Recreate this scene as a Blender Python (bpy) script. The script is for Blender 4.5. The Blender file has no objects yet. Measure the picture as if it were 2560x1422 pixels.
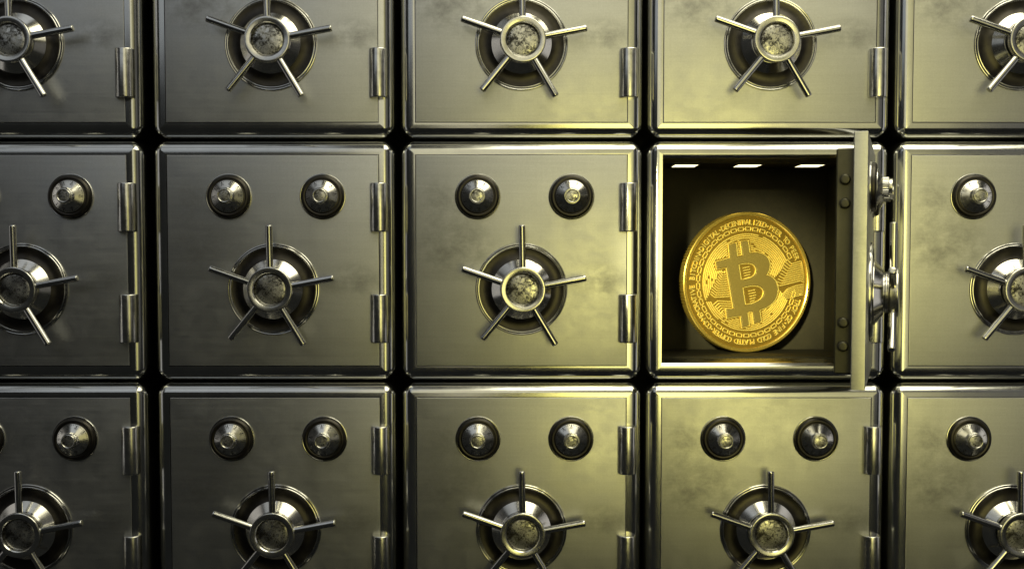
import bpy, bmesh, math, random
from mathutils import Vector, Matrix
R = math.radians
sin, cos, pi = math.sin, math.cos, math.pi
random.seed(4)
C = bpy.context.scene.collection
sc = bpy.context.scene

# ------------------------------------------------------------------ camera
cd = bpy.data.cameras.new('camera')
cam = bpy.data.objects.new('camera', cd); C.objects.link(cam)
cam.location = (0, -2.614, 0)
cam.rotation_euler = (R(90 - 2.5), 0, 0)
cd.sensor_width = 36; cd.lens = 2614 / 2560 * 36
cd.shift_x = -5 / 2560; cd.shift_y = 48 / 2560
cd.clip_start = .05; cd.clip_end = 50
cd.dof.use_dof = True; cd.dof.focus_distance = 2.62; cd.dof.aperture_fstop = 5.6
sc.camera = cam

# ------------------------------------------------------------------ world, lamps, exposure
w = bpy.data.worlds.new('World'); sc.world = w; w.use_nodes = True
bg = w.node_tree.nodes['Background']
bg.inputs[0].default_value = (.9, .95, .9, 1); bg.inputs[1].default_value = .018

def area(name, loc, target, sx, sy, power, col, spread=180):
    l = bpy.data.lights.new(name, 'AREA'); l.shape = 'RECTANGLE'; l.size = sx; l.size_y = sy
    l.energy = power; l.color = col; l.spread = R(spread)
    o = bpy.data.objects.new(name, l); C.objects.link(o); o.location = loc
    o.rotation_euler = (Vector(target) - Vector(loc)).to_track_quat('-Z', 'Y').to_euler()
    return o
WARM = (1, .925, .50); NEUT = (1, .97, .93); YEL = (1, .90, .22)
def back_panel(name, x0, x1, z0, z1, rad, col, y=-3.2, spread=180):
    a = (x1 - x0) * (z1 - z0)
    cx, cz = (x0 + x1) / 2, (z0 + z1) / 2
    return area(name, (cx, y, cz), (cx, 0, cz), x1 - x0, z1 - z0, rad * a * pi, col, spread)
back_panel('softbox_right', .40, 2.4, -1.0, 3.8, .285, WARM, spread=88)
back_panel('softbox_far_right', 2.42, 4.2, -.9, 3.8, .15, NEUT)
back_panel('softbox_middle', -.85, .38, .42, 3.8, 1.22, (1, .94, .66))
back_panel('softbox_left', -3.4, -.87, 1.16, 3.8, .58, (.88, .94, 1))
back_panel('glow_fill', .24, 1.30, -.80, .55, .52, YEL, y=-3.1, spread=64)  # added unseen light, makes the yellow glow round the open safe
back_panel('door_edge_fill', -.45, -.12, -.7, .40, .95, (1, .93, .66))  # added unseen panel, brightens the free edge of the open door
area('ceiling_softbox', (1.15, -1.4, 2.5), (.9, -1.39, 0), 3.0, 2.6, 92, (1, .95, .70), 140)
area('ceiling_softbox_left', (-2.1, -1.4, 2.5), (-2.1, -1.39, 0), 2.6, 2.6, 7, (.90, .95, 1), 120)
area('side_strip', (-3.4, -.5, .3), (0, 0, 0), .8, 3.0, 4.5, NEUT)
area('side_strip_right', (3.6, -.7, .3), (0, 0, 0), .8, 3.0, 6, NEUT)
sp = bpy.data.lights.new('coin_spot', 'SPOT'); sp.energy = 2350; sp.color = (1, .93, .50)  # added unseen spot behind the camera, brightens the coin
sp.spot_size = R(8.0); sp.spot_blend = .5; sp.shadow_soft_size = .10
so = bpy.data.objects.new('coin_spot', sp); C.objects.link(so); so.location = (-.58, -3.0, .62)
so.rotation_euler = (Vector((.66, .3, -.08)) - so.location).to_track_quat('-Z', 'Y').to_euler()

sc.view_settings.view_transform = 'Standard'; sc.view_settings.look = 'None'
sc.view_settings.exposure = -.36; sc.view_settings.gamma = 1
sc.view_settings.use_curve_mapping = False
sc.cycles.max_bounces = 8; sc.cycles.glossy_bounces = 6
sc.cycles.sample_clamp_indirect = 4
sc.cycles.use_denoising = True

# ------------------------------------------------------------------ materials
def new_mat(name):
    m = bpy.data.materials.new(name); m.use_nodes = True
    nt = m.node_tree; return m, nt, nt.nodes['Principled BSDF']
def N(nt, typ, **kw):
    n = nt.nodes.new(typ)
    for k, v in kw.items():
        if k.startswith('i_'):
            key = k[2:]; key = int(key) if key.isdigit() else key.replace('_', ' ')
            n.inputs[key].default_value = v
        else: setattr(n, k, v)
    return n
def ramp(nt, fac, stops):
    r = nt.nodes.new('ShaderNodeValToRGB'); e = r.color_ramp.elements
    while len(e) > len(stops): e.remove(e[-1])
    while len(e) < len(stops): e.new(.5)
    for el, (p, c) in zip(e, stops):
        el.position = p; el.color = (c, c, c, 1) if not isinstance(c, tuple) else (*c, 1)
    nt.links.new(fac, r.inputs[0]); return r.outputs[0]
def mathn(nt, op, a, b):
    n = nt.nodes.new('ShaderNodeMath'); n.operation = op
    for i, v in enumerate((a, b)):
        if isinstance(v, (int, float)): n.inputs[i].default_value = v
        else: nt.links.new(v, n.inputs[i])
    return n.outputs[0]
def mixc(nt, typ, fac, a, b):
    n = nt.nodes.new('ShaderNodeMix'); n.data_type = 'RGBA'; n.blend_type = typ
    for s, v in ((0, fac), (6, a), (7, b)):
        if isinstance(v, (int, float)): n.inputs[s].default_value = v
        elif isinstance(v, tuple): n.inputs[s].default_value = (*v, 1)
        else: nt.links.new(v, n.inputs[s])
    return n.outputs[2]
def noise(nt, vec, scale, detail=4, rough=.55, stretch=None, off=(0, 0, 0), dist=0):
    mp = N(nt, 'ShaderNodeMapping'); nt.links.new(vec, mp.inputs[0])
    mp.inputs[1].default_value = off
    if stretch: mp.inputs[3].default_value = stretch
    n = N(nt, 'ShaderNodeTexNoise'); n.inputs['Scale'].default_value = scale
    n.inputs['Detail'].default_value = detail; n.inputs['Roughness'].default_value = rough
    n.inputs['Distortion'].default_value = dist
    nt.links.new(mp.outputs[0], n.inputs[0]); return n.outputs[0]

def mat_plate():
    m, nt, p = new_mat('brushed_steel_plate')
    tc = N(nt, 'ShaderNodeTexCoord').outputs['Object']
    big = noise(nt, tc, 5.5, 3, .55, None, (3.1, 0, 1.4))
    med = noise(nt, tc, 16, 6, .72, (1, 1, 1.15), (1.3, 0, 7.7), .1)
    brush = noise(nt, tc, 22, 5, .7, (.16, 1, 7))
    brushv = noise(nt, tc, 22, 5, .7, (7, 1, .25))
    fine = noise(nt, tc, 260, 3, .8)
    # smudges: strongest on the left half of each door
    sep = N(nt, 'ShaderNodeSeparateXYZ'); nt.links.new(tc, sep.inputs[0])
    def spot(cx, cz, rx, rz):
        a = mathn(nt, 'POWER', mathn(nt, 'DIVIDE', mathn(nt, 'SUBTRACT', sep.outputs[0], cx), rx), 2.0)
        c = mathn(nt, 'POWER', mathn(nt, 'DIVIDE', mathn(nt, 'SUBTRACT', sep.outputs[2], cz), rz), 2.0)
        return ramp(nt, mathn(nt, 'ADD', a, c), [(.0, 1), (1.0, 0)])
    wear = mathn(nt, 'MAXIMUM', mathn(nt, 'MAXIMUM', spot(-.17, .03, .13, .10), spot(-.20, .13, .07, .09)), spot(.20, -.05, .09, .05))
    wear = mathn(nt, 'ADD', mathn(nt, 'MULTIPLY', wear, .75), .07)
    smask = mathn(nt, 'MULTIPLY', ramp(nt, big, [(.42, 0), (.64, 1)]), ramp(nt, med, [(.46, 0), (.66, 1)]))
    smask = mathn(nt, 'MULTIPLY', ramp(nt, med, [(.38, 0), (.66, 1)]), wear)
    base = mixc(nt, 'MIX', smask, (.60, .605, .60), (.31, .31, .305))
    base = mixc(nt, 'MULTIPLY', .22, base, ramp(nt, brush, [(.3, .55), (.7, 1.0)]))
    base = mixc(nt, 'MULTIPLY', .10, base, ramp(nt, brushv, [(.3, .6), (.7, 1.0)]))
    base = mixc(nt, 'MULTIPLY', .36, base, ramp(nt, fine, [(.3, .6), (.75, 1.0)]))
    nt.links.new(base, p.inputs['Base Color'])
    rg = mathn(nt, 'ADD', mathn(nt, 'MULTIPLY', med, .26), mathn(nt, 'MULTIPLY', brush, .12))
    rg = mathn(nt, 'ADD', rg, .22)
    nt.links.new(rg, p.inputs['Roughness'])
    p.inputs['Metallic'].default_value = 1
    b = N(nt, 'ShaderNodeBump'); b.inputs['Strength'].default_value = .12; b.inputs['Distance'].default_value = .0006
    nt.links.new(mathn(nt, 'ADD', brush, mathn(nt, 'MULTIPLY', fine, .3)), b.inputs['Height'])
    nt.links.new(b.outputs[0], p.inputs['Normal'])
    return m
def mat_metal(name, col, rough, var=.06, scale=40, dark=.8, bump=0.0):
    m, nt, p = new_mat(name)
    tc = N(nt, 'ShaderNodeTexCoord').outputs['Object']
    n = noise(nt, tc, scale, 5, .65)
    base = mixc(nt, 'MULTIPLY', 1.0, col, ramp(nt, n, [(.35, dark), (.62, 1.0)]))
    nt.links.new(base, p.inputs['Base Color'])
    nt.links.new(mathn(nt, 'ADD', mathn(nt, 'MULTIPLY', n, var * 2), rough - var), p.inputs['Roughness'])
    p.inputs['Metallic'].default_value = 1
    if bump:
        b = N(nt, 'ShaderNodeBump'); b.inputs['Strength'].default_value = bump; b.inputs['Distance'].default_value = .001
        nt.links.new(n, b.inputs['Height']); nt.links.new(b.outputs[0], p.inputs['Normal'])
    return m
def mat_mottled():
    m, nt, p = new_mat('mottled_silver_cap')
    tc = N(nt, 'ShaderNodeTexCoord').outputs['Object']
    n = noise(nt, tc, 120, 8, .82, None, (.3, .2, .9), 0)
    n2 = noise(nt, tc, 30, 2, .5, None, (.8, .1, .4), 0)
    k = ramp(nt, mathn(nt, 'ADD', mathn(nt, 'MULTIPLY', n, .7), mathn(nt, 'MULTIPLY', n2, .3)), [(.45, 0), (.55, 1)])
    base = mixc(nt, 'MIX', k, (.58, .57, .53), (.04, .038, .035))
    nt.links.new(base, p.inputs['Base Color'])
    nt.links.new(ramp(nt, n, [(.40, .16), (.56, .55)]), p.inputs['Roughness'])
    p.inputs['Metallic'].default_value = 1
    b = N(nt, 'ShaderNodeBump'); b.inputs['Strength'].default_value = .3; b.inputs['Distance'].default_value = .0008
    nt.links.new(n, b.inputs['Height']); nt.links.new(b.outputs[0], p.inputs['Normal'])
    return m
def mat_liner():
    m, nt, p = new_mat('dark_safe_lining')
    tc = N(nt, 'ShaderNodeTexCoord').outputs['Object']
    a = noise(nt, tc, 30, 6, .7); b_ = noise(nt, tc, 180, 3, .7)
    base = mixc(nt, 'MIX', a, (.009, .008, .004), (.027, .023, .0105))
    base = mixc(nt, 'MULTIPLY', .6, base, ramp(nt, b_, [(.3, .6), (.7, 1)]))
    nt.links.new(base, p.inputs['Base Color'])
    p.inputs['Roughness'].default_value = .7; p.inputs['Metallic'].default_value = 0; p.inputs['Specular IOR Level'].default_value = .2
    b = N(nt, 'ShaderNodeBump'); b.inputs['Strength'].default_value = .25; b.inputs['Distance'].default_value = .001
    nt.links.new(b_, b.inputs['Height']); nt.links.new(b.outputs[0], p.inputs['Normal'])
    return m
def mat_gold(name, col, rough, bump=.25, scale=420, metal=.75):
    m, nt, p = new_mat(name)
    tc = N(nt, 'ShaderNodeTexCoord').outputs['Object']
    n = noise(nt, tc, scale, 3, .7)
    base = mixc(nt, 'MULTIPLY', 1.0, col, ramp(nt, n, [(.3, .72), (.7, 1.0)]))
    nt.links.new(base, p.inputs['Base Color'])
    p.inputs['Roughness'].default_value = rough; p.inputs['Metallic'].default_value = metal
    b = N(nt, 'ShaderNodeBump'); b.inputs['Strength'].default_value = bump; b.inputs['Distance'].default_value = .0006
    nt.links.new(n, b.inputs['Height']); nt.links.new(b.outputs[0], p.inputs['Normal'])
    return m
M = {}
M['plate'] = mat_plate()
M['frame'] = mat_metal('polished_steel_frame', (.58, .58, .555), .18, .05, 9, .9)
M['chrome'] = mat_metal('polished_chrome', (.58, .575, .55), .16, .05, 30, .85)
M['satin'] = mat_metal('satin_steel', (.68, .67, .63), .23, .06, 60, .8)
M['dish'] = mat_metal('gunmetal_dish', (.062, .057, .050), .38, .05, 60, .8)
M['cone'] = mat_metal('turned_steel_cone', (.74, .72, .66), .20, .04, 60, .9)
M['cap'] = mat_mottled()
M['liner'] = mat_liner()
M['plug'] = mat_metal('grey_door_core', (.11, .105, .075), .5, .06, 60, .85)
M['gold'] = mat_gold('gold_coin_field_shaded', (.36, .23, .035), .32)  # shade of the recessed field put into a darker gold
M['goldrim'] = mat_gold('gold_coin_relief_lit', (1.0, .80, .20), .22, .1, 200, .62)  # same gold on relief and letters, their highlight put into a lighter colour
M['goldedge'] = mat_gold('gold_coin_edge', (.86, .62, .13), .25, .1, 200, .85)
M['goldmatte'] = mat_gold('gold_coin_emblem', (.24, .18, .045), .46, .8, 650, .65)
m, nt, p = new_mat('black_dial_print'); p.inputs['Base Color'].default_value = (.01, .01, .01, 1); p.inputs['Roughness'].default_value = .5
M['ink'] = m
m, nt, p = new_mat('black_backing')
tc = N(nt, 'ShaderNodeTexCoord').outputs['Object']; n = noise(nt, tc, 12, 5, .6)
nt.links.new(mixc(nt, 'MIX', n, (.010, .009, .008), (.03, .026, .02)), p.inputs['Base Color'])
p.inputs['Roughness'].default_value = .55
M['black'] = m
m, nt, p = new_mat('lamp_glass'); p.inputs['Base Color'].default_value = (1, .95, .7, 1)
p.inputs['Emission Color'].default_value = (1, .90, .52, 1); p.inputs['Emission Strength'].default_value = 3.2
M['lamp'] = m

# ------------------------------------------------------------------ mesh helpers
def finish(me, mats, angle=32):
    for mm in (mats if isinstance(mats, (list, tuple)) else [mats]): me.materials.append(M[mm])
    me.polygons.foreach_set('use_smooth', [True] * len(me.polygons))
    me.set_sharp_from_angle(angle=R(angle)); me.update()
    return me
def mesh_from(name, verts, faces, mats, midx=None, angle=32, recalc=False):
    me = bpy.data.meshes.new(name); me.from_pydata(verts, [], faces)
    if midx: me.polygons.foreach_set('material_index', midx)
    if recalc:
        bm = bmesh.new(); bm.from_mesh(me); bmesh.ops.recalc_face_normals(bm, faces=bm.faces); bm.to_mesh(me); bm.free()
    return finish(me, mats, angle)
class MB:
    def __init__(s): s.v = []; s.f = []; s.m = []
    def add(s, v, f, mi=0, mat=None):
        o = len(s.v)
        s.v += [tuple(mat @ Vector(p)) for p in v] if mat else list(v)
        s.f += [tuple(o + i for i in q) for q in f]; s.m += [mi] * len(f)
    def lathe(s, prof, seg=96, mi=0, off=(0, 0), cap0=False, cap1=False, mat=None):
        v = []; f = []
        for r, h in prof:
            for k in range(seg):
                a = 2 * pi * k / seg; v.append((off[0] + r * cos(a), -h, off[1] + r * sin(a)))
        for i in range(len(prof) - 1):
            for k in range(seg):
                k2 = (k + 1) % seg
                f.append((i * seg + k, i * seg + k2, (i + 1) * seg + k2, (i + 1) * seg + k))
        if cap1: f.append(tuple((len(prof) - 1) * seg + k for k in range(seg)))
        if cap0: f.append(tuple(reversed(range(seg))))
        s.add(v, f, mi, mat)
    def box(s, c, d, mi=0, mat=None):
        x, y, z = c; a, b, e = d[0] / 2, d[1] / 2, d[2] / 2
        v = [(x + i * a, y + j * b, z + k * e) for i in (-1, 1) for j in (-1, 1) for k in (-1, 1)]
        s.add(v, [(0, 1, 3, 2), (4, 6, 7, 5), (0, 4, 5, 1), (2, 3, 7, 6), (0, 2, 6, 4), (1, 5, 7, 3)], mi, mat)
    def mesh(s, name, mats, angle=32, recalc=True): return mesh_from(name, s.v, s.f, mats, s.m, angle, recalc)

def rrect(hw, hh, r, n=8):
    pts = []
    for cx, cz, a0 in ((hw - r, hh - r, 0), (-hw + r, hh - r, 90), (-hw + r, -hh + r, 180), (hw - r, -hh + r, 270)):
        for k in range(n + 1):
            a = R(a0 + 90 * k / n); pts.append((cx + r * cos(a), cz + r * sin(a)))
    return pts
def loft(name, loops, mats, cap_last=False, mids=None, angle=32):
    n = len(loops[0][0]); v = []; f = []; mi = []
    for pts, y in loops: v += [(x, y, z) for x, z in pts]
    for i in range(len(loops) - 1):
        for k in range(n):
            k2 = (k + 1) % n
            f.append((i * n + k, i * n + k2, (i + 1) * n + k2, (i + 1) * n + k)); mi.append(mids[i] if mids else 0)
    if cap_last: f.append(tuple((len(loops) - 1) * n + k for k in range(n))); mi.append(mids[-1] if mids else 0)
    return mesh_from(name, v, f, mats, mi, angle, True)

def new(name, data, parent=None, mat=None):
    o = bpy.data.objects.new(name, data); C.objects.link(o)
    if parent: o.parent = parent
    if mat is not None: o.matrix_basis = mat
    return o
def tag(o, label, cat, group=None):
    o['label'] = label; o['category'] = cat
    if group: o['group'] = group

# ------------------------------------------------------------------ the setting
wallm = MB(); wallm.box((0, .47, 0), (5.2, .06, 3.4))
o = new('wall', wallm.mesh('wall', 'black')); o['kind'] = 'structure'
flm = MB(); flm.box((0, .21, -1.06), (5.2, .46, .06))
o = new('floor', flm.mesh('floor', 'black')); o['kind'] = 'structure'

# ------------------------------------------------------------------ the pieces of one safe, measured in metres about the centre of its door
W, H = .607, .603              # body
DW, DH = .5267, .5256          # door opening
BR = .0265                      # roundness of the front edge
def body_loops():
    loops = []; ox, oz = .0005, -.0005
    def rr(hw, hh, r): return [(x + ox, z + oz) for x, z in rrect(hw, hh, r)]
    rb, t0 = .0345, R(14)                       # a rounded shoulder that meets the flat front in a crease
    wb = rb * (1 - sin(t0))
    loops.append((rr(W / 2, H / 2, .036), .40)); loops.append((rr(W / 2, H / 2, .036), rb * cos(t0)))
    for k in range(1, 17):
        t = R(90) - (R(90) - t0) * k / 16; ins = rb * (1 - sin(t))
        loops.append((rr(W / 2 - ins, H / 2 - ins, max(.036 * (1 - ins / wb), .0010)), rb * cos(t0) - rb * cos(t)))
    return loops
GAP = .0012
def seam(hw, hh): return rrect(hw, hh, .0006)
bl = body_loops()
body_closed = loft('body', bl + [(seam(DW / 2 + GAP, DH / 2 + GAP), 0), (seam(DW / 2 + GAP, DH / 2 + GAP), .032)], 'frame', cap_last=True, angle=17)
def jamb():
    # polished door jamb of the open safe: a lip, a groove and a long rounded reveal
    e = .0012; L = []
    for d, y in ((0, 0), (0, .030), (.005, .034), (.006, .060), (.002, .075), (.001, .120), (.004, .170), (.004, .185)):
        L.append((seam(DW / 2 + e - d, DH / 2 + e - d), y))
    return L
body_open = loft('body', bl + jamb(), 'frame', angle=17)
def door_mesh():
    c = .0016; T = .028; L = []
    L.append((seam(DW / 2 - c, DH / 2 - c), T)); L.append((seam(DW / 2, DH / 2), T - c))
    L.append((seam(DW / 2, DH / 2), c)); 
    for k in (1, 2, 3): 
        t = R(30 * k); L.append((seam(DW / 2 - c * (1 - cos(t)), DH / 2 - c * (1 - cos(t))), c * (1 - sin(t))))
    n = len(L[0][0]); v = []; f = []
    for pts, y in L: v += [(x, y - .0005, z) for x, z in pts]
    for i in range(len(L) - 1):
        for k in range(n):
            k2 = (k + 1) % n; f.append((i * n + k, i * n + k2, (i + 1) * n + k2, (i + 1) * n + k))
    f.append(tuple((len(L) - 1) * n + k for k in range(n))); f.append(tuple(range(n)))
    return mesh_from('door', v, f, 'plate', None, 20, True)
door_me = door_mesh()

def arc(cr, ch, r, a0, a1, n): return [(cr + r * cos(R(a0 + (a1 - a0) * k / n)), ch + r * sin(R(a0 + (a1 - a0) * k / n))) for k in range(n + 1)]
# handwheel: dish on the door, turned cone, neck; hub ring, cap and five spokes
b = MB()
b.lathe([(.1150, 0)] + arc(.1125, .0030, .0025, 0, 180, 6) + [(.1098, .0012)], 128, 0)
b.lathe([(.1098, .0012)] + arc(.1072, .0046, .0026, -20, 140, 6) + [(.1040, .0050)], 128, 0)
b.lathe([(.1040, .0050), (.098, .0036), (.090, .0034), (.082, .0050), (.0745, .0085)], 128, 1)
b.lathe([(.0745, .0085), (.0742, .0098), (.0535, .0270)], 128, 2)
b.lathe([(.0535, .0270), (.0520, .0285), (.0510, .0275), (.0495, .0290)], 96, 0)
dish_me = b.mesh('handwheel', ['chrome', 'dish', 'cone'], 24)
HX = .003
b = MB()
b.lathe([(.0440, .0200), (.0440, .0320), (.0470, .0340), (.0470, .0370), (.0440, .0390), (.0440, .0400), (.0500, .0410), (.0545, .0440), (.0558, .0550)]
        + arc(.0528, .0588, .0030, 0, 80, 8) + [(.0500, .0619), (.0425, .0602), (.0403, .0575), (.0392, .0500)], 96, 0)
hub_me = b.mesh('hub', ['satin'], 30)
b = MB()
b.lathe([(.0393, .0500)] + [(.0385 * cos(R(t)), .0510 + .0040 * sin(R(t))) for t in range(0, 90, 9)], 64, 0, cap1=True)
hubcap_me = b.mesh('hub_cap', ['cap'], 40)
def spoke_mesh():
    b = MB(); r = .0084
    p = [(r, .041), (r, .1520)] + arc(r - .003, .1550, .003, 0, 90, 4)[0:] 
    prof = [(.0, .041)] + [(rr, hh) for rr, hh in p] + [(.0003, .158)]
    # lathe about local z instead of -y
    mat = Matrix.Rotation(R(-90), 4, 'X')        # -y -> +z
    b.lathe(prof, 24, 0, mat=mat)
    return b.mesh('spoke', ['chrome'], 30)
spoke_me = spoke_mesh()
SPOKES = [90.9, 10.5, 160.8, 230.6, 300.8]

# combination dial
b = MB()
b.lathe([(.0573, 0), (.0573, .0020)] + arc(.0555, .0024, .0018, 0, 120, 4) + [(.0540, .0030), (.0536, .0036)], 96, 0)
b.lathe([(.0536, .0036), (.0530, .0050)] + arc(.0460, .0078, .0074, -5, 120, 10) + [(.0400, .0150)], 96, 1)
dial_me = b.mesh('combination_dial', ['chrome', 'dish'], 30)
b = MB(); b.lathe([(.0400, .0150), (.0394, .0163), (.0200, .0265)], 96, 0)
cone_me = b.mesh('dial_cone', ['cone'], 30)
def cone_h(r): return .0163 + (.0394 - r) / (.0394 - .0200) * .0102
_fc = {}
def glyph(ch):
    if ch not in _fc:
        cu = bpy.data.curves.new('t', 'FONT'); cu.body = ch; cu.size = 1; cu.resolution_u = 2
        cu.align_x = 'CENTER'; ob = bpy.data.objects.new('t', cu); C.objects.link(ob)
        bpy.context.view_layer.update()
        me = bpy.data.meshes.new_from_object(ob.evaluated_get(bpy.context.evaluated_depsgraph_get()))
        _fc[ch] = ([tuple(v.co) for v in me.vertices], [tuple(q.vertices) for q in me.polygons])
        bpy.data.objects.remove(ob); bpy.data.curves.remove(cu); bpy.data.meshes.remove(me)
    return _fc[ch]
b = MB()
tilt = math.atan2(.0102, .0194)
for k in range(100):
    if k % 2: continue
    a = R(90 - k * 3.6); major = k % 10 == 0
    r1 = .0383; r0 = r1 - (.0046 if major else .0026)
    wd = .0013 if major else .0008
    t = (-sin(a), cos(a))
    v = []
    for r, s in ((r0, -1), (r1, -1), (r1, 1), (r0, 1)):
        v.append((r * cos(a) + s * wd * t[0], -(cone_h(r) + .00012), r * sin(a) + s * wd * t[1]))
    b.add(v, [(0, 1, 2, 3)])
for k in range(10):
    a = 90 - 36 * k
    txt = str(k * 10)
    for i, ch in enumerate(txt):
        gv, gf = glyph(ch); s = .0085; r = .0280
        dx = (i - (len(txt) - 1) / 2) * .0040
        v = []
        for x, y, z in gv:
            lx, rad = x * s + dx, r + y * s
            aa = R(a)
            v.append((rad * cos(aa) + lx * sin(aa), -(cone_h(rad) + .00015), rad * sin(aa) - lx * cos(aa)))
        b.add(v, gf)
marks_me = b.mesh('dial_marks', ['ink'], recalc=False)
b = MB()
seg = 120; v = []; f = []
rows = [(.0206, .0240, 1), (.0206, .0380, 1), (.0186, .0400, 0), (.0175, .0400, 0)]
for r, h, kn in rows:
    for k in range(seg):
        rr = r - (.0011 if kn and k % 4 >= 2 else 0); a = 2 * pi * k / seg; v.append((rr * cos(a), -h, rr * sin(a)))
for i in range(len(rows) - 1):
    for k in range(seg):
        k2 = (k + 1) % seg; f.append((i * seg + k, i * seg + k2, (i + 1) * seg + k2, (i + 1) * seg + k))
b.add(v, f)
b.lathe([(.0178, .0400), (.0176, .0440)] + arc(.0158, .0450, .0018, 0, 160, 6) + [(.0134, .0435)], 64, 1)
knob_me = b.mesh('knob', ['chrome', 'satin'], 30)
b = MB(); b.lathe([(.0140, .0434), (.010, .0440), (.001, .0444)], 48, cap1=True)
kcap_me = b.mesh('knob_cap', ['cap'], 40)
# hinge barrel, upright
b = MB(); hr, hl = .0232, .0605
prof = [(.001, -hl), (hr - .003, -hl)] + arc(hr - .003, -hl + .003, .003, -90, 0, 4) + arc(hr - .003, hl - .003, .003, 0, 90, 4) + [(.001, hl)]
b.lathe(prof, 64, 0, mat=Matrix.Rotation(R(-90), 4, 'X'))
hinge_me = b.mesh('hinge', ['satin'], 40)

T3 = Matrix.Translation
def make_dial(parent, x, z, turn, pre=Matrix()):
    d = new('combination_dial', dial_me, parent, pre @ T3((x, 0, z)))
    c = new('dial_cone', cone_me, d)
    k = new('dial_marks', marks_me, d, Matrix.Rotation(R(turn), 4, 'Y'))
    k = new('knob', knob_me, d)
    k = new('knob_cap', kcap_me, d, Matrix.Rotation(R(turn * 2.3), 4, 'Y'))
    return d
def make_wheel(parent, pre=Matrix()):
    d = new('handwheel', dish_me, parent, pre @ T3((0, 0, -.0705)))
    new('hub', hub_me, d, T3((HX, 0, 0))); new('hub_cap', hubcap_me, d, T3((HX, 0, 0)))
    for a in SPOKES:
        new('spoke', spoke_me, d, T3((HX, -.0490, 0)) @ Matrix.Rotation(R(90 - a), 4, 'Y'))
    return d
def make_safe(x, z, label):
    t = bpy.data.objects.new('metal_safe', None); C.objects.link(t); t.location = (x, 0, z)
    t.empty_display_size = .1
    tag(t, label, 'safe', 'metal safes stacked in a wall')
    new('body', body_closed, t); d = new('door', door_me, t)
    make_dial(t, -.109, .1595, 0); make_dial(t, .1245, .1595, 0)
    make_wheel(t)
    for hz in (.1325, -.1435): new('hinge', hinge_me, t, T3((.266, -.005, hz)))
    return t
COLX = [-1.2281, -.60075, .01865, .63435, 1.2526]
ROWZ = [.5989, -.0071, -.6131]
where = {
 (0, 0): 'dark grey closed safe in the top left corner, only its handwheel and one hinge showing',
 (0, 1): 'grey closed safe of the top row, second from the left',
 (0, 2): 'beige toned closed safe in the middle of the top row',
 (0, 3): 'bright closed safe directly above the open safe with the gold coin',
 (0, 4): 'closed safe in the top right corner, its handwheel cut by the edge',
 (1, 0): 'dark closed safe at the left edge of the middle row',
 (1, 1): 'dark grey smudged closed safe of the middle row, second from the left',
 (1, 2): 'whole closed safe immediately left of the open safe, lit yellow along its hinge side',
 (1, 4): 'closed safe at the right edge of the middle row, behind the open door',
 (2, 0): 'darkest closed safe, in the bottom left corner',
 (2, 1): 'dark closed safe of the bottom row, second from the left',
 (2, 2): 'dim yellowish closed safe in the middle of the bottom row',
 (2, 3): 'closed safe directly below the open safe with the gold coin',
 (2, 4): 'brownish closed safe in the bottom right corner',
}
# one safe is built, the others are copies of it and of each of its parts
def copy_safe(src, x, z, label):
    t = src.copy(); C.objects.link(t); t.location = (x, 0, z); t['label'] = label
    for ch in src.children:
        c = ch.copy(); C.objects.link(c); c.parent = t
        for g in ch.children:
            e = g.copy(); C.objects.link(e); e.parent = c
    return t
proto = None; safes = {}
for (r, c), lab in where.items():
    if proto is None: s = proto = make_safe(COLX[c], ROWZ[r], lab)
    else: s = copy_safe(proto, COLX[c], ROWZ[r], lab)
    safes[(r, c)] = s
for key, s in safes.items():                       # every dial stands at a number of its own
    rnd = random.Random(key[0] * 7 + key[1] * 31)
    for ch in s.children:
        if ch.name.startswith('combination_dial'):
            for g in ch.children:
                if g.name.startswith('dial_marks') or g.name.startswith('knob_cap'):
                    g.matrix_basis = Matrix.Rotation(R(rnd.uniform(0, 360)), 4, 'Y')

# ------------------------------------------------------------------ the open safe
SX, SZ = COLX[3], ROWZ[1]
t = bpy.data.objects.new('metal_safe', None); C.objects.link(t); t.location = (SX, 0, SZ); t.empty_display_size = .1
tag(t, 'open safe with lit dark interior, its thick door swung out to the right', 'safe', 'metal safes stacked in a wall')
new('body', body_open, t)
# lining: a box open to the front, with its floor a little raised
b = MB(); hx, hz = DW / 2, DH / 2; y0, y1 = .184, .408; zf = -hz + .0062
v = [(-hx, y0, zf), (hx, y0, zf), (hx, y0, hz), (-hx, y0, hz), (-hx, y1, zf), (hx, y1, zf), (hx, y1, hz), (-hx, y1, hz)]
b.add(v, [(0, 1, 5, 4), (1, 2, 6, 5), (3, 7, 6, 2), (0, 4, 7, 3), (4, 5, 6, 7)])
b.add([(-hx, y0 - .001, -hz - .001), (hx, y0 - .001, -hz - .001), (hx, y0 - .001, zf), (-hx, y0 - .001, zf), (-hx, y0 + .02, zf + .0002), (hx, y0 + .02, zf + .0002)], [(0, 1, 2, 3)])
new('lining', b.mesh('lining', ['liner'], recalc=False), t)
for lx in (1.7545, 1.9265, 2.0975):
    x = (lx - 1.285) - SX
    lb = MB()
    fx, fy = .036, .0385; yc = .274; zc = hz - .0016
    for s in (-1, 1):
        lb.box((x + s * (fx - .0025), yc, zc), (.005, fy * 2, .003), 0); lb.box((x, yc + s * (fy - .0025), zc), (fx * 2 - .010, .005, .003), 0)
    lo = new('lamp', lb.mesh('lamp', ['black']), t)
    lg = MB(); lg.box((x, yc, hz - .0022), (fx * 2 - .0102, fy * 2 - .0102, .003), 0)
    new('lamp_glass', lg.mesh('lamp_glass', ['lamp']), lo)
PHI = 69.6
piv = (DW / 2, 0, 0)
OP = T3(piv) @ Matrix.Rotation(R(PHI), 4, 'Z') @ T3((-piv[0], 0, 0))
d = new('door', door_me, t, OP)
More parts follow.
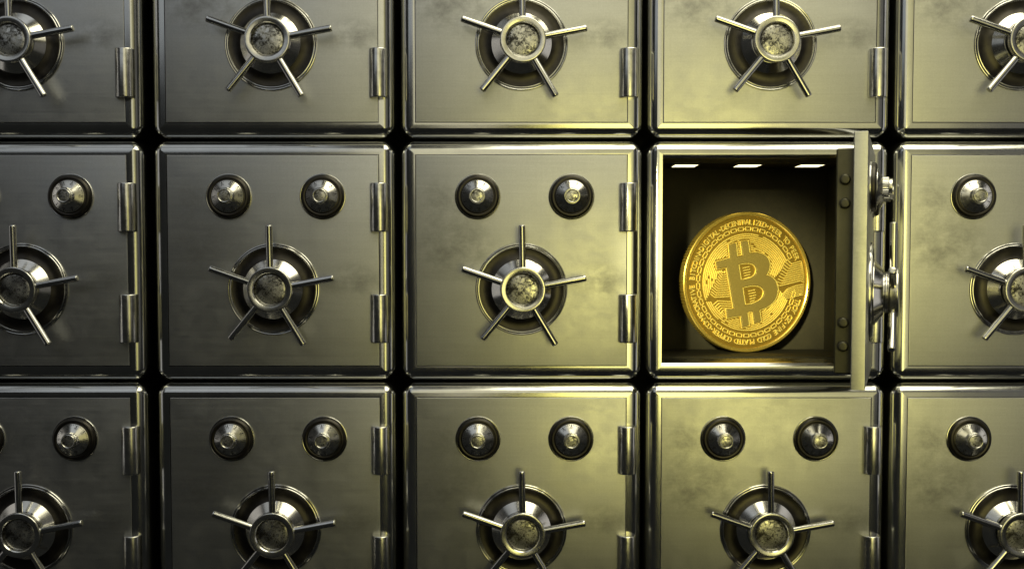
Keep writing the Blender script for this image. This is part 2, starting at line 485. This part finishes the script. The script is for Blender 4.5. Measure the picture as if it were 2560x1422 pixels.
pb = MB(); m_ = .030; pw, ph = DW / 2 - m_, DH / 2 - m_
core = loft('door_core', [(rrect(pw, ph, .003), .0270), (rrect(pw, ph, .003), .0600), (rrect(pw - .003, ph - .003, .002), .0630)], 'plug', cap_last=True)
co = new('door_core', core, d)
bb = MB(); bb.lathe([(.0112, -.004), (.0112, .006)] + arc(.0062, .006, .005, 0, 90, 5) + [(.0005, .011)], 32, 0, cap1=True, mat=Matrix.Rotation(R(-90), 4, 'Z'))
bolt_me = bb.mesh('bolt', ['plug'], 40)
for zz in (.1585, .1095, -.1365, -.1855):
    new('bolt', bolt_me, d, T3((-pw, .0445, zz + .010)))
make_dial(t, -.109, .1595, 20, OP); make_dial(t, .1245, .1595, 140, OP)
make_wheel(t, OP)
for hz_ in (.1325, -.1435): new('hinge', hinge_me, t, T3((.266, -.005, hz_)))

# ------------------------------------------------------------------ the coin
CR, CT = .1948, .032
FACE = CT / 2
coin_mat = T3((.6455, .302, -.2621 + CR)) @ Matrix.Rotation(R(15), 4, 'Z')
seg = 720
def edge_r(k):
    a = (k * 360 / seg) % 36
    return CR * (.984 if a < 19 and (k % 5) in (0, 1) else 1.0)
v = []; f = []
rings = [(0.938, FACE - .0055, 0), (.945, FACE - .0015, 0), (.955, FACE, 0), (.985, FACE, 0), (.996, FACE - .0015, 0), (1, FACE - .004, 1), (1, -FACE + .004, 1), (.985, -FACE, 0), (.90, -FACE, 0)]
for r, h, kn in rings:
    for k in range(seg):
        a = 2 * pi * k / seg; rr = edge_r(k) if kn else CR * r
        v.append((rr * cos(a), -h, rr * sin(a)))
for i in range(len(rings) - 1):
    for k in range(seg):
        k2 = (k + 1) % seg; f.append((i * seg + k, i * seg + k2, (i + 1) * seg + k2, (i + 1) * seg + k))
mi = [1] * len(f)
f.append(tuple(range(seg))); mi.append(0); f.append(tuple((len(rings) - 1) * seg + k for k in range(seg))); mi.append(0)
coin = new('gold_coin', mesh_from('gold_coin', v, f, ['gold', 'goldedge'], mi, 30, True)); coin.matrix_world = coin_mat
tag(coin, 'large gold coin with a raised B emblem, standing on edge in the open safe', 'coin')
FZ = FACE - .0055            # height of the recessed field

def P(x, y): return ((x - 581) / 943., (723 - y) / 1037.)
def bez(p0, p1, p2, p3, n=8):
    return [tuple((1 - t) ** 3 * a + 3 * (1 - t) ** 2 * t * b_ + 3 * (1 - t) * t * t * c + t ** 3 * d_ for a, b_, c, d_ in zip(p0, p1, p2, p3)) for t in [k / n for k in range(1, n + 1)]]
OUT = [P(120, 430), P(325, 370), P(305, 180), P(400, 150), P(420, 350), P(510, 330), P(480, 130), P(575, 115), P(605, 300)]
OUT += bez(P(605, 300), P(760, 265), P(885, 320), P(905, 450)) + bez(P(905, 450), P(910, 530), P(880, 590), P(845, 622))
OUT += bez(P(845, 622), P(960, 640), P(1015, 710), P(1030, 820)) + bez(P(1030, 820), P(1030, 990), P(930, 1090), P(755, 1130))
OUT += [P(785, 1305), P(690, 1330), P(665, 1155), P(580, 1165), P(605, 1360), P(510, 1385), P(490, 1210), P(288, 1240), P(275, 1125), P(385, 1110), P(275, 495), P(135, 520)]
IN1 = [P(480, 700), P(440, 455)] + bez(P(440, 455), P(600, 410), P(700, 430), P(714, 540)) + bez(P(714, 540), P(715, 660), P(600, 680), P(480, 700))[:-1]
IN2 = [P(545, 1068), P(500, 797)] + bez(P(500, 797), P(680, 740), P(815, 760), P(832, 870)) + bez(P(832, 870), P(825, 1010), P(700, 1040), P(545, 1068))[:-1]
def curve_solid(name, loops, z0, z1, mat, bevel=0):
    cu = bpy.data.curves.new(name, 'CURVE'); cu.dimensions = '2D'; cu.fill_mode = 'BOTH'
    for L in loops:
        s_ = cu.splines.new('POLY'); s_.points.add(len(L) - 1); s_.use_cyclic_u = True
        for q, pt in zip(s_.points, L): q.co = (pt[0] * CR, pt[1] * CR, 0, 1)
    cu.extrude = (z1 - z0) / 2; cu.bevel_depth = bevel; cu.bevel_resolution = 1; cu.offset = -bevel
    ob = bpy.data.objects.new(name, cu); C.objects.link(ob); bpy.context.view_layer.update()
    me = bpy.data.meshes.new_from_object(ob.evaluated_get(bpy.context.evaluated_depsgraph_get()))
    bpy.data.objects.remove(ob)
    zc = (z0 + z1) / 2
    for vv in me.vertices: vv.co = (vv.co.x, -(vv.co.z + zc), vv.co.y)
    me.materials.clear(); me.name = name
    return finish(me, [mat], 30)
new('emblem', curve_solid('emblem', [OUT, IN1, IN2], FZ - .001, FZ + .0028, 'goldmatte', .0006), coin)

def seg_dist(p, a, b_):
    ax, ay = a; bx, by = b_; dx, dy = bx - ax, by - ay
    L = dx * dx + dy * dy or 1e-9; t = max(0, min(1, ((p[0] - ax) * dx + (p[1] - ay) * dy) / L))
    return math.hypot(p[0] - ax - t * dx, p[1] - ay - t * dy)
def inside(p, poly):
    r = False; n = len(poly)
    for i in range(n):
        a, b_ = poly[i], poly[(i + 1) % n]
        if (a[1] > p[1]) != (b_[1] > p[1]) and p[0] < (b_[0] - a[0]) * (p[1] - a[1]) / (b_[1] - a[1]) + a[0]: r = not r
    return r
def blocked(p, marg=.030):
    if inside(p, OUT): return True
    return min(seg_dist(p, OUT[i], OUT[(i + 1) % len(OUT)]) for i in range(len(OUT))) < marg
rel = MB()
def ribbon(pts, wd, ht, closed=False, z=FZ):
    if not closed: pts = [q if math.hypot(*q) < .908 else (q[0] * .908 / math.hypot(*q), q[1] * .908 / math.hypot(*q)) for q in pts]
    n = len(pts)
    if n < 2: return
    v = []; f = []
    for i, p_ in enumerate(pts):
        a = pts[(i - 1) % n] if (closed or i > 0) else p_
        c = pts[(i + 1) % n] if (closed or i < n - 1) else p_
        dx, dy = c[0] - a[0], c[1] - a[1]; L = math.hypot(dx, dy) or 1
        nx, ny = -dy / L, dx / L
        for s, hh in ((-.5, -.0006), (-.22, ht), (.22, ht), (.5, -.0006)):
            v.append(((p_[0] + nx * wd * s) * CR, -(z + hh), (p_[1] + ny * wd * s) * CR))
    m2 = n if closed else n - 1
    for i in range(m2):
        j = (i + 1) % n
        for q in range(3): f.append((i * 4 + q, j * 4 + q, j * 4 + q + 1, i * 4 + q + 1))
    rel.add(v, f)
# outlines round the emblem and inside its two bowls
def offset_poly(poly, d):
    n = len(poly); out = []
    for i in range(n):
        a, b_, c = poly[i - 1], poly[i], poly[(i + 1) % n]
        n1 = Vector((b_[1] - a[1], -(b_[0] - a[0]))).normalized(); n2 = Vector((c[1] - b_[1], -(c[0] - b_[0]))).normalized()
        bis = (n1 + n2); L = bis.length or 1; bis /= L
        out.append((b_[0] + bis.x * d / max(.5, bis.dot(n1)), b_[1] + bis.y * d / max(.5, bis.dot(n1))))
    return out
for L, d_ in ((OUT, -.012), (IN1, -.012), (IN2, -.012)):
    a2 = sum(L[i][0] * L[(i + 1) % len(L)][1] - L[(i + 1) % len(L)][0] * L[i][1] for i in range(len(L)))
    dd = -d_ if (a2 > 0) == (L is OUT) else d_
    ribbon(offset_poly(L, dd), .016, .0030, True)
rr = .30; ringi = 0
while rr < .705:
    cur = []
    q_ = max(0, min(1, (rr - .42) / .26)); gap0 = -6 - 16 * q_; gap1 = 7 + 19 * q_
    skip = random.Random(ringi)
    breaks = [(skip.uniform(40, 330), skip.uniform(2, 5)) for _ in range(2)]
    for k in range(0, 361):
        a = k; p_ = (rr * cos(R(a)), rr * sin(R(a)))
        aa = (a + 180) % 360 - 180
        ok = not (gap0 < aa < gap1) and not blocked(p_)
        if p_[0] < -.2 and -.262 < p_[1] < .13 and p_[0] > -(.46 + .5 * (.10 - p_[1])): ok = False
        if p_[0] < -.2 and -.41 < p_[1] <= -.262 and p_[0] > -(.56 + .8 * (p_[1] + .262)): ok = False
        if any(b0 < a < b0 + bw for b0, bw in breaks): ok = False
        if ok: cur.append(p_)
        else: ribbon(cur, .0195, .0027); cur = []
    ribbon(cur, .0195, .0027)
    rr += .0275; ringi += 1
# chain of blocks
for k in range(42):
    a0 = k * 360 / 42
    aa = (a0 + 180) % 360 - 180
    if -16 < aa < 22: continue
    pts = []
    for t_ in range(6): a = R(a0 + .9 + t_ * 1.18); pts.append((.785 * cos(a), .785 * sin(a)))
    for t_ in range(5, -1, -1): a = R(a0 + .9 + t_ * 1.18); pts.append((.738 * cos(a), .738 * sin(a)))
    ribbon(pts, .014, .0019, True)
    a = R(a0 + 7.6); a2 = R(a0 + 8.8); ribbon([(.762 * cos(a), .762 * sin(a)), (.762 * cos(a2), .762 * sin(a2))], .02, .0018)
# circuit tracks on the right and left
for k in range(10):
    ribbon([(.618 - .02 * k, .33 - .04 * k), (.70 - .02 * k, .261 - .035 * k), (.85, .299 - .031 * k), (.905, .272 - .031 * k)], .019, .0027)
for k in range(6):
    ribbon([(.905, -.035 - .03 * k), (.76, -.06 - .03 * k), (.64 - .022 * k, -.10 - .03 * k), (.56 - .03 * k, -.18 - .03 * k), (.52 - .035 * k, -.25 - .03 * k)], .018, .0025)
def stem_x(y): return -.325 + (.22 - y) * .2
for k in range(11):
    y = .10 - .031 * k
    ribbon([(stem_x(y) - .035, y + .012), (-.385 - .012 * k, y), (-.43 - .015 * k, y + .055)], .018, .0027)
for k in range(5):
    y = -.262 - .033 * k
    ribbon([(stem_x(y) - .035, y - .012), (-.46 + .022 * k, y), (-.53 + .027 * k, y - .055)], .018, .0027)
for k in range(7): # rungs between the uprights of the emblem
    y = .36 + k * .027; x = -.125 - k * .0045
    ribbon([(x - .03, y), (x + .035, y + .006)], .012, .002)
    y = -.43 - k * .027; x = .045 + k * .0045
    ribbon([(x - .035, y), (x + .03, y + .006)], .012, .002)
for base, n_ in (((0.0, .12), 5), ((.09, -.21), 6)):
    for k in range(n_):
        y = base[1] + .09 - k * .037
        ribbon([(base[0] - .08 + k * .008, y - .01), (base[0] + .05 - .01 * abs(k - 2), y + .012)], .016, .0019)
new('relief', rel.mesh('relief', ['goldrim'], 25), coin)
# lettering round the rim
let = MB()
def ring_text(txt, a_start, a_end, size, r):
    n = len(txt)
    for i, ch in enumerate(txt):
        if ch == ' ': continue
        a = R(a_start + (a_end - a_start) * i / (n - 1))
        gv, gf = glyph(ch)
        mat_ = []
        top = []; bot = []
        for x, y, z in gv:
            lx, rad = x * size * .95, r + y * size
            X, Z = rad * cos(a) + lx * sin(a), rad * sin(a) - lx * cos(a)
            top.append((X * CR, -(FZ + .0022), Z * CR)); bot.append((X * CR, -(FZ - .0005), Z * CR))
        nv = len(gv); faces = list(gf)
        cnt = {}
        for q in gf:
            for u in range(len(q)):
                e = (q[u], q[(u + 1) % len(q)]); cnt[tuple(sorted(e))] = cnt.get(tuple(sorted(e)), 0) + 1
        for e, c_ in cnt.items():
            if c_ == 1: faces.append((e[0], e[1], e[1] + nv, e[0] + nv))
        let.add(top + bot, faces)
ring_text('BITCOIN\u2022DIGITAL\u2022DECENTRALIZED\u2022PEER TO PEER', 176, 24, .108, .818)
ring_text('1 TROY OZ\u2022FINE GOLD PLATED COPPER\u2022COMMEMORATIVE', -12, -176, .108, .818)
new('lettering', let.mesh('lettering', ['goldrim'], 20, recalc=False), coin)
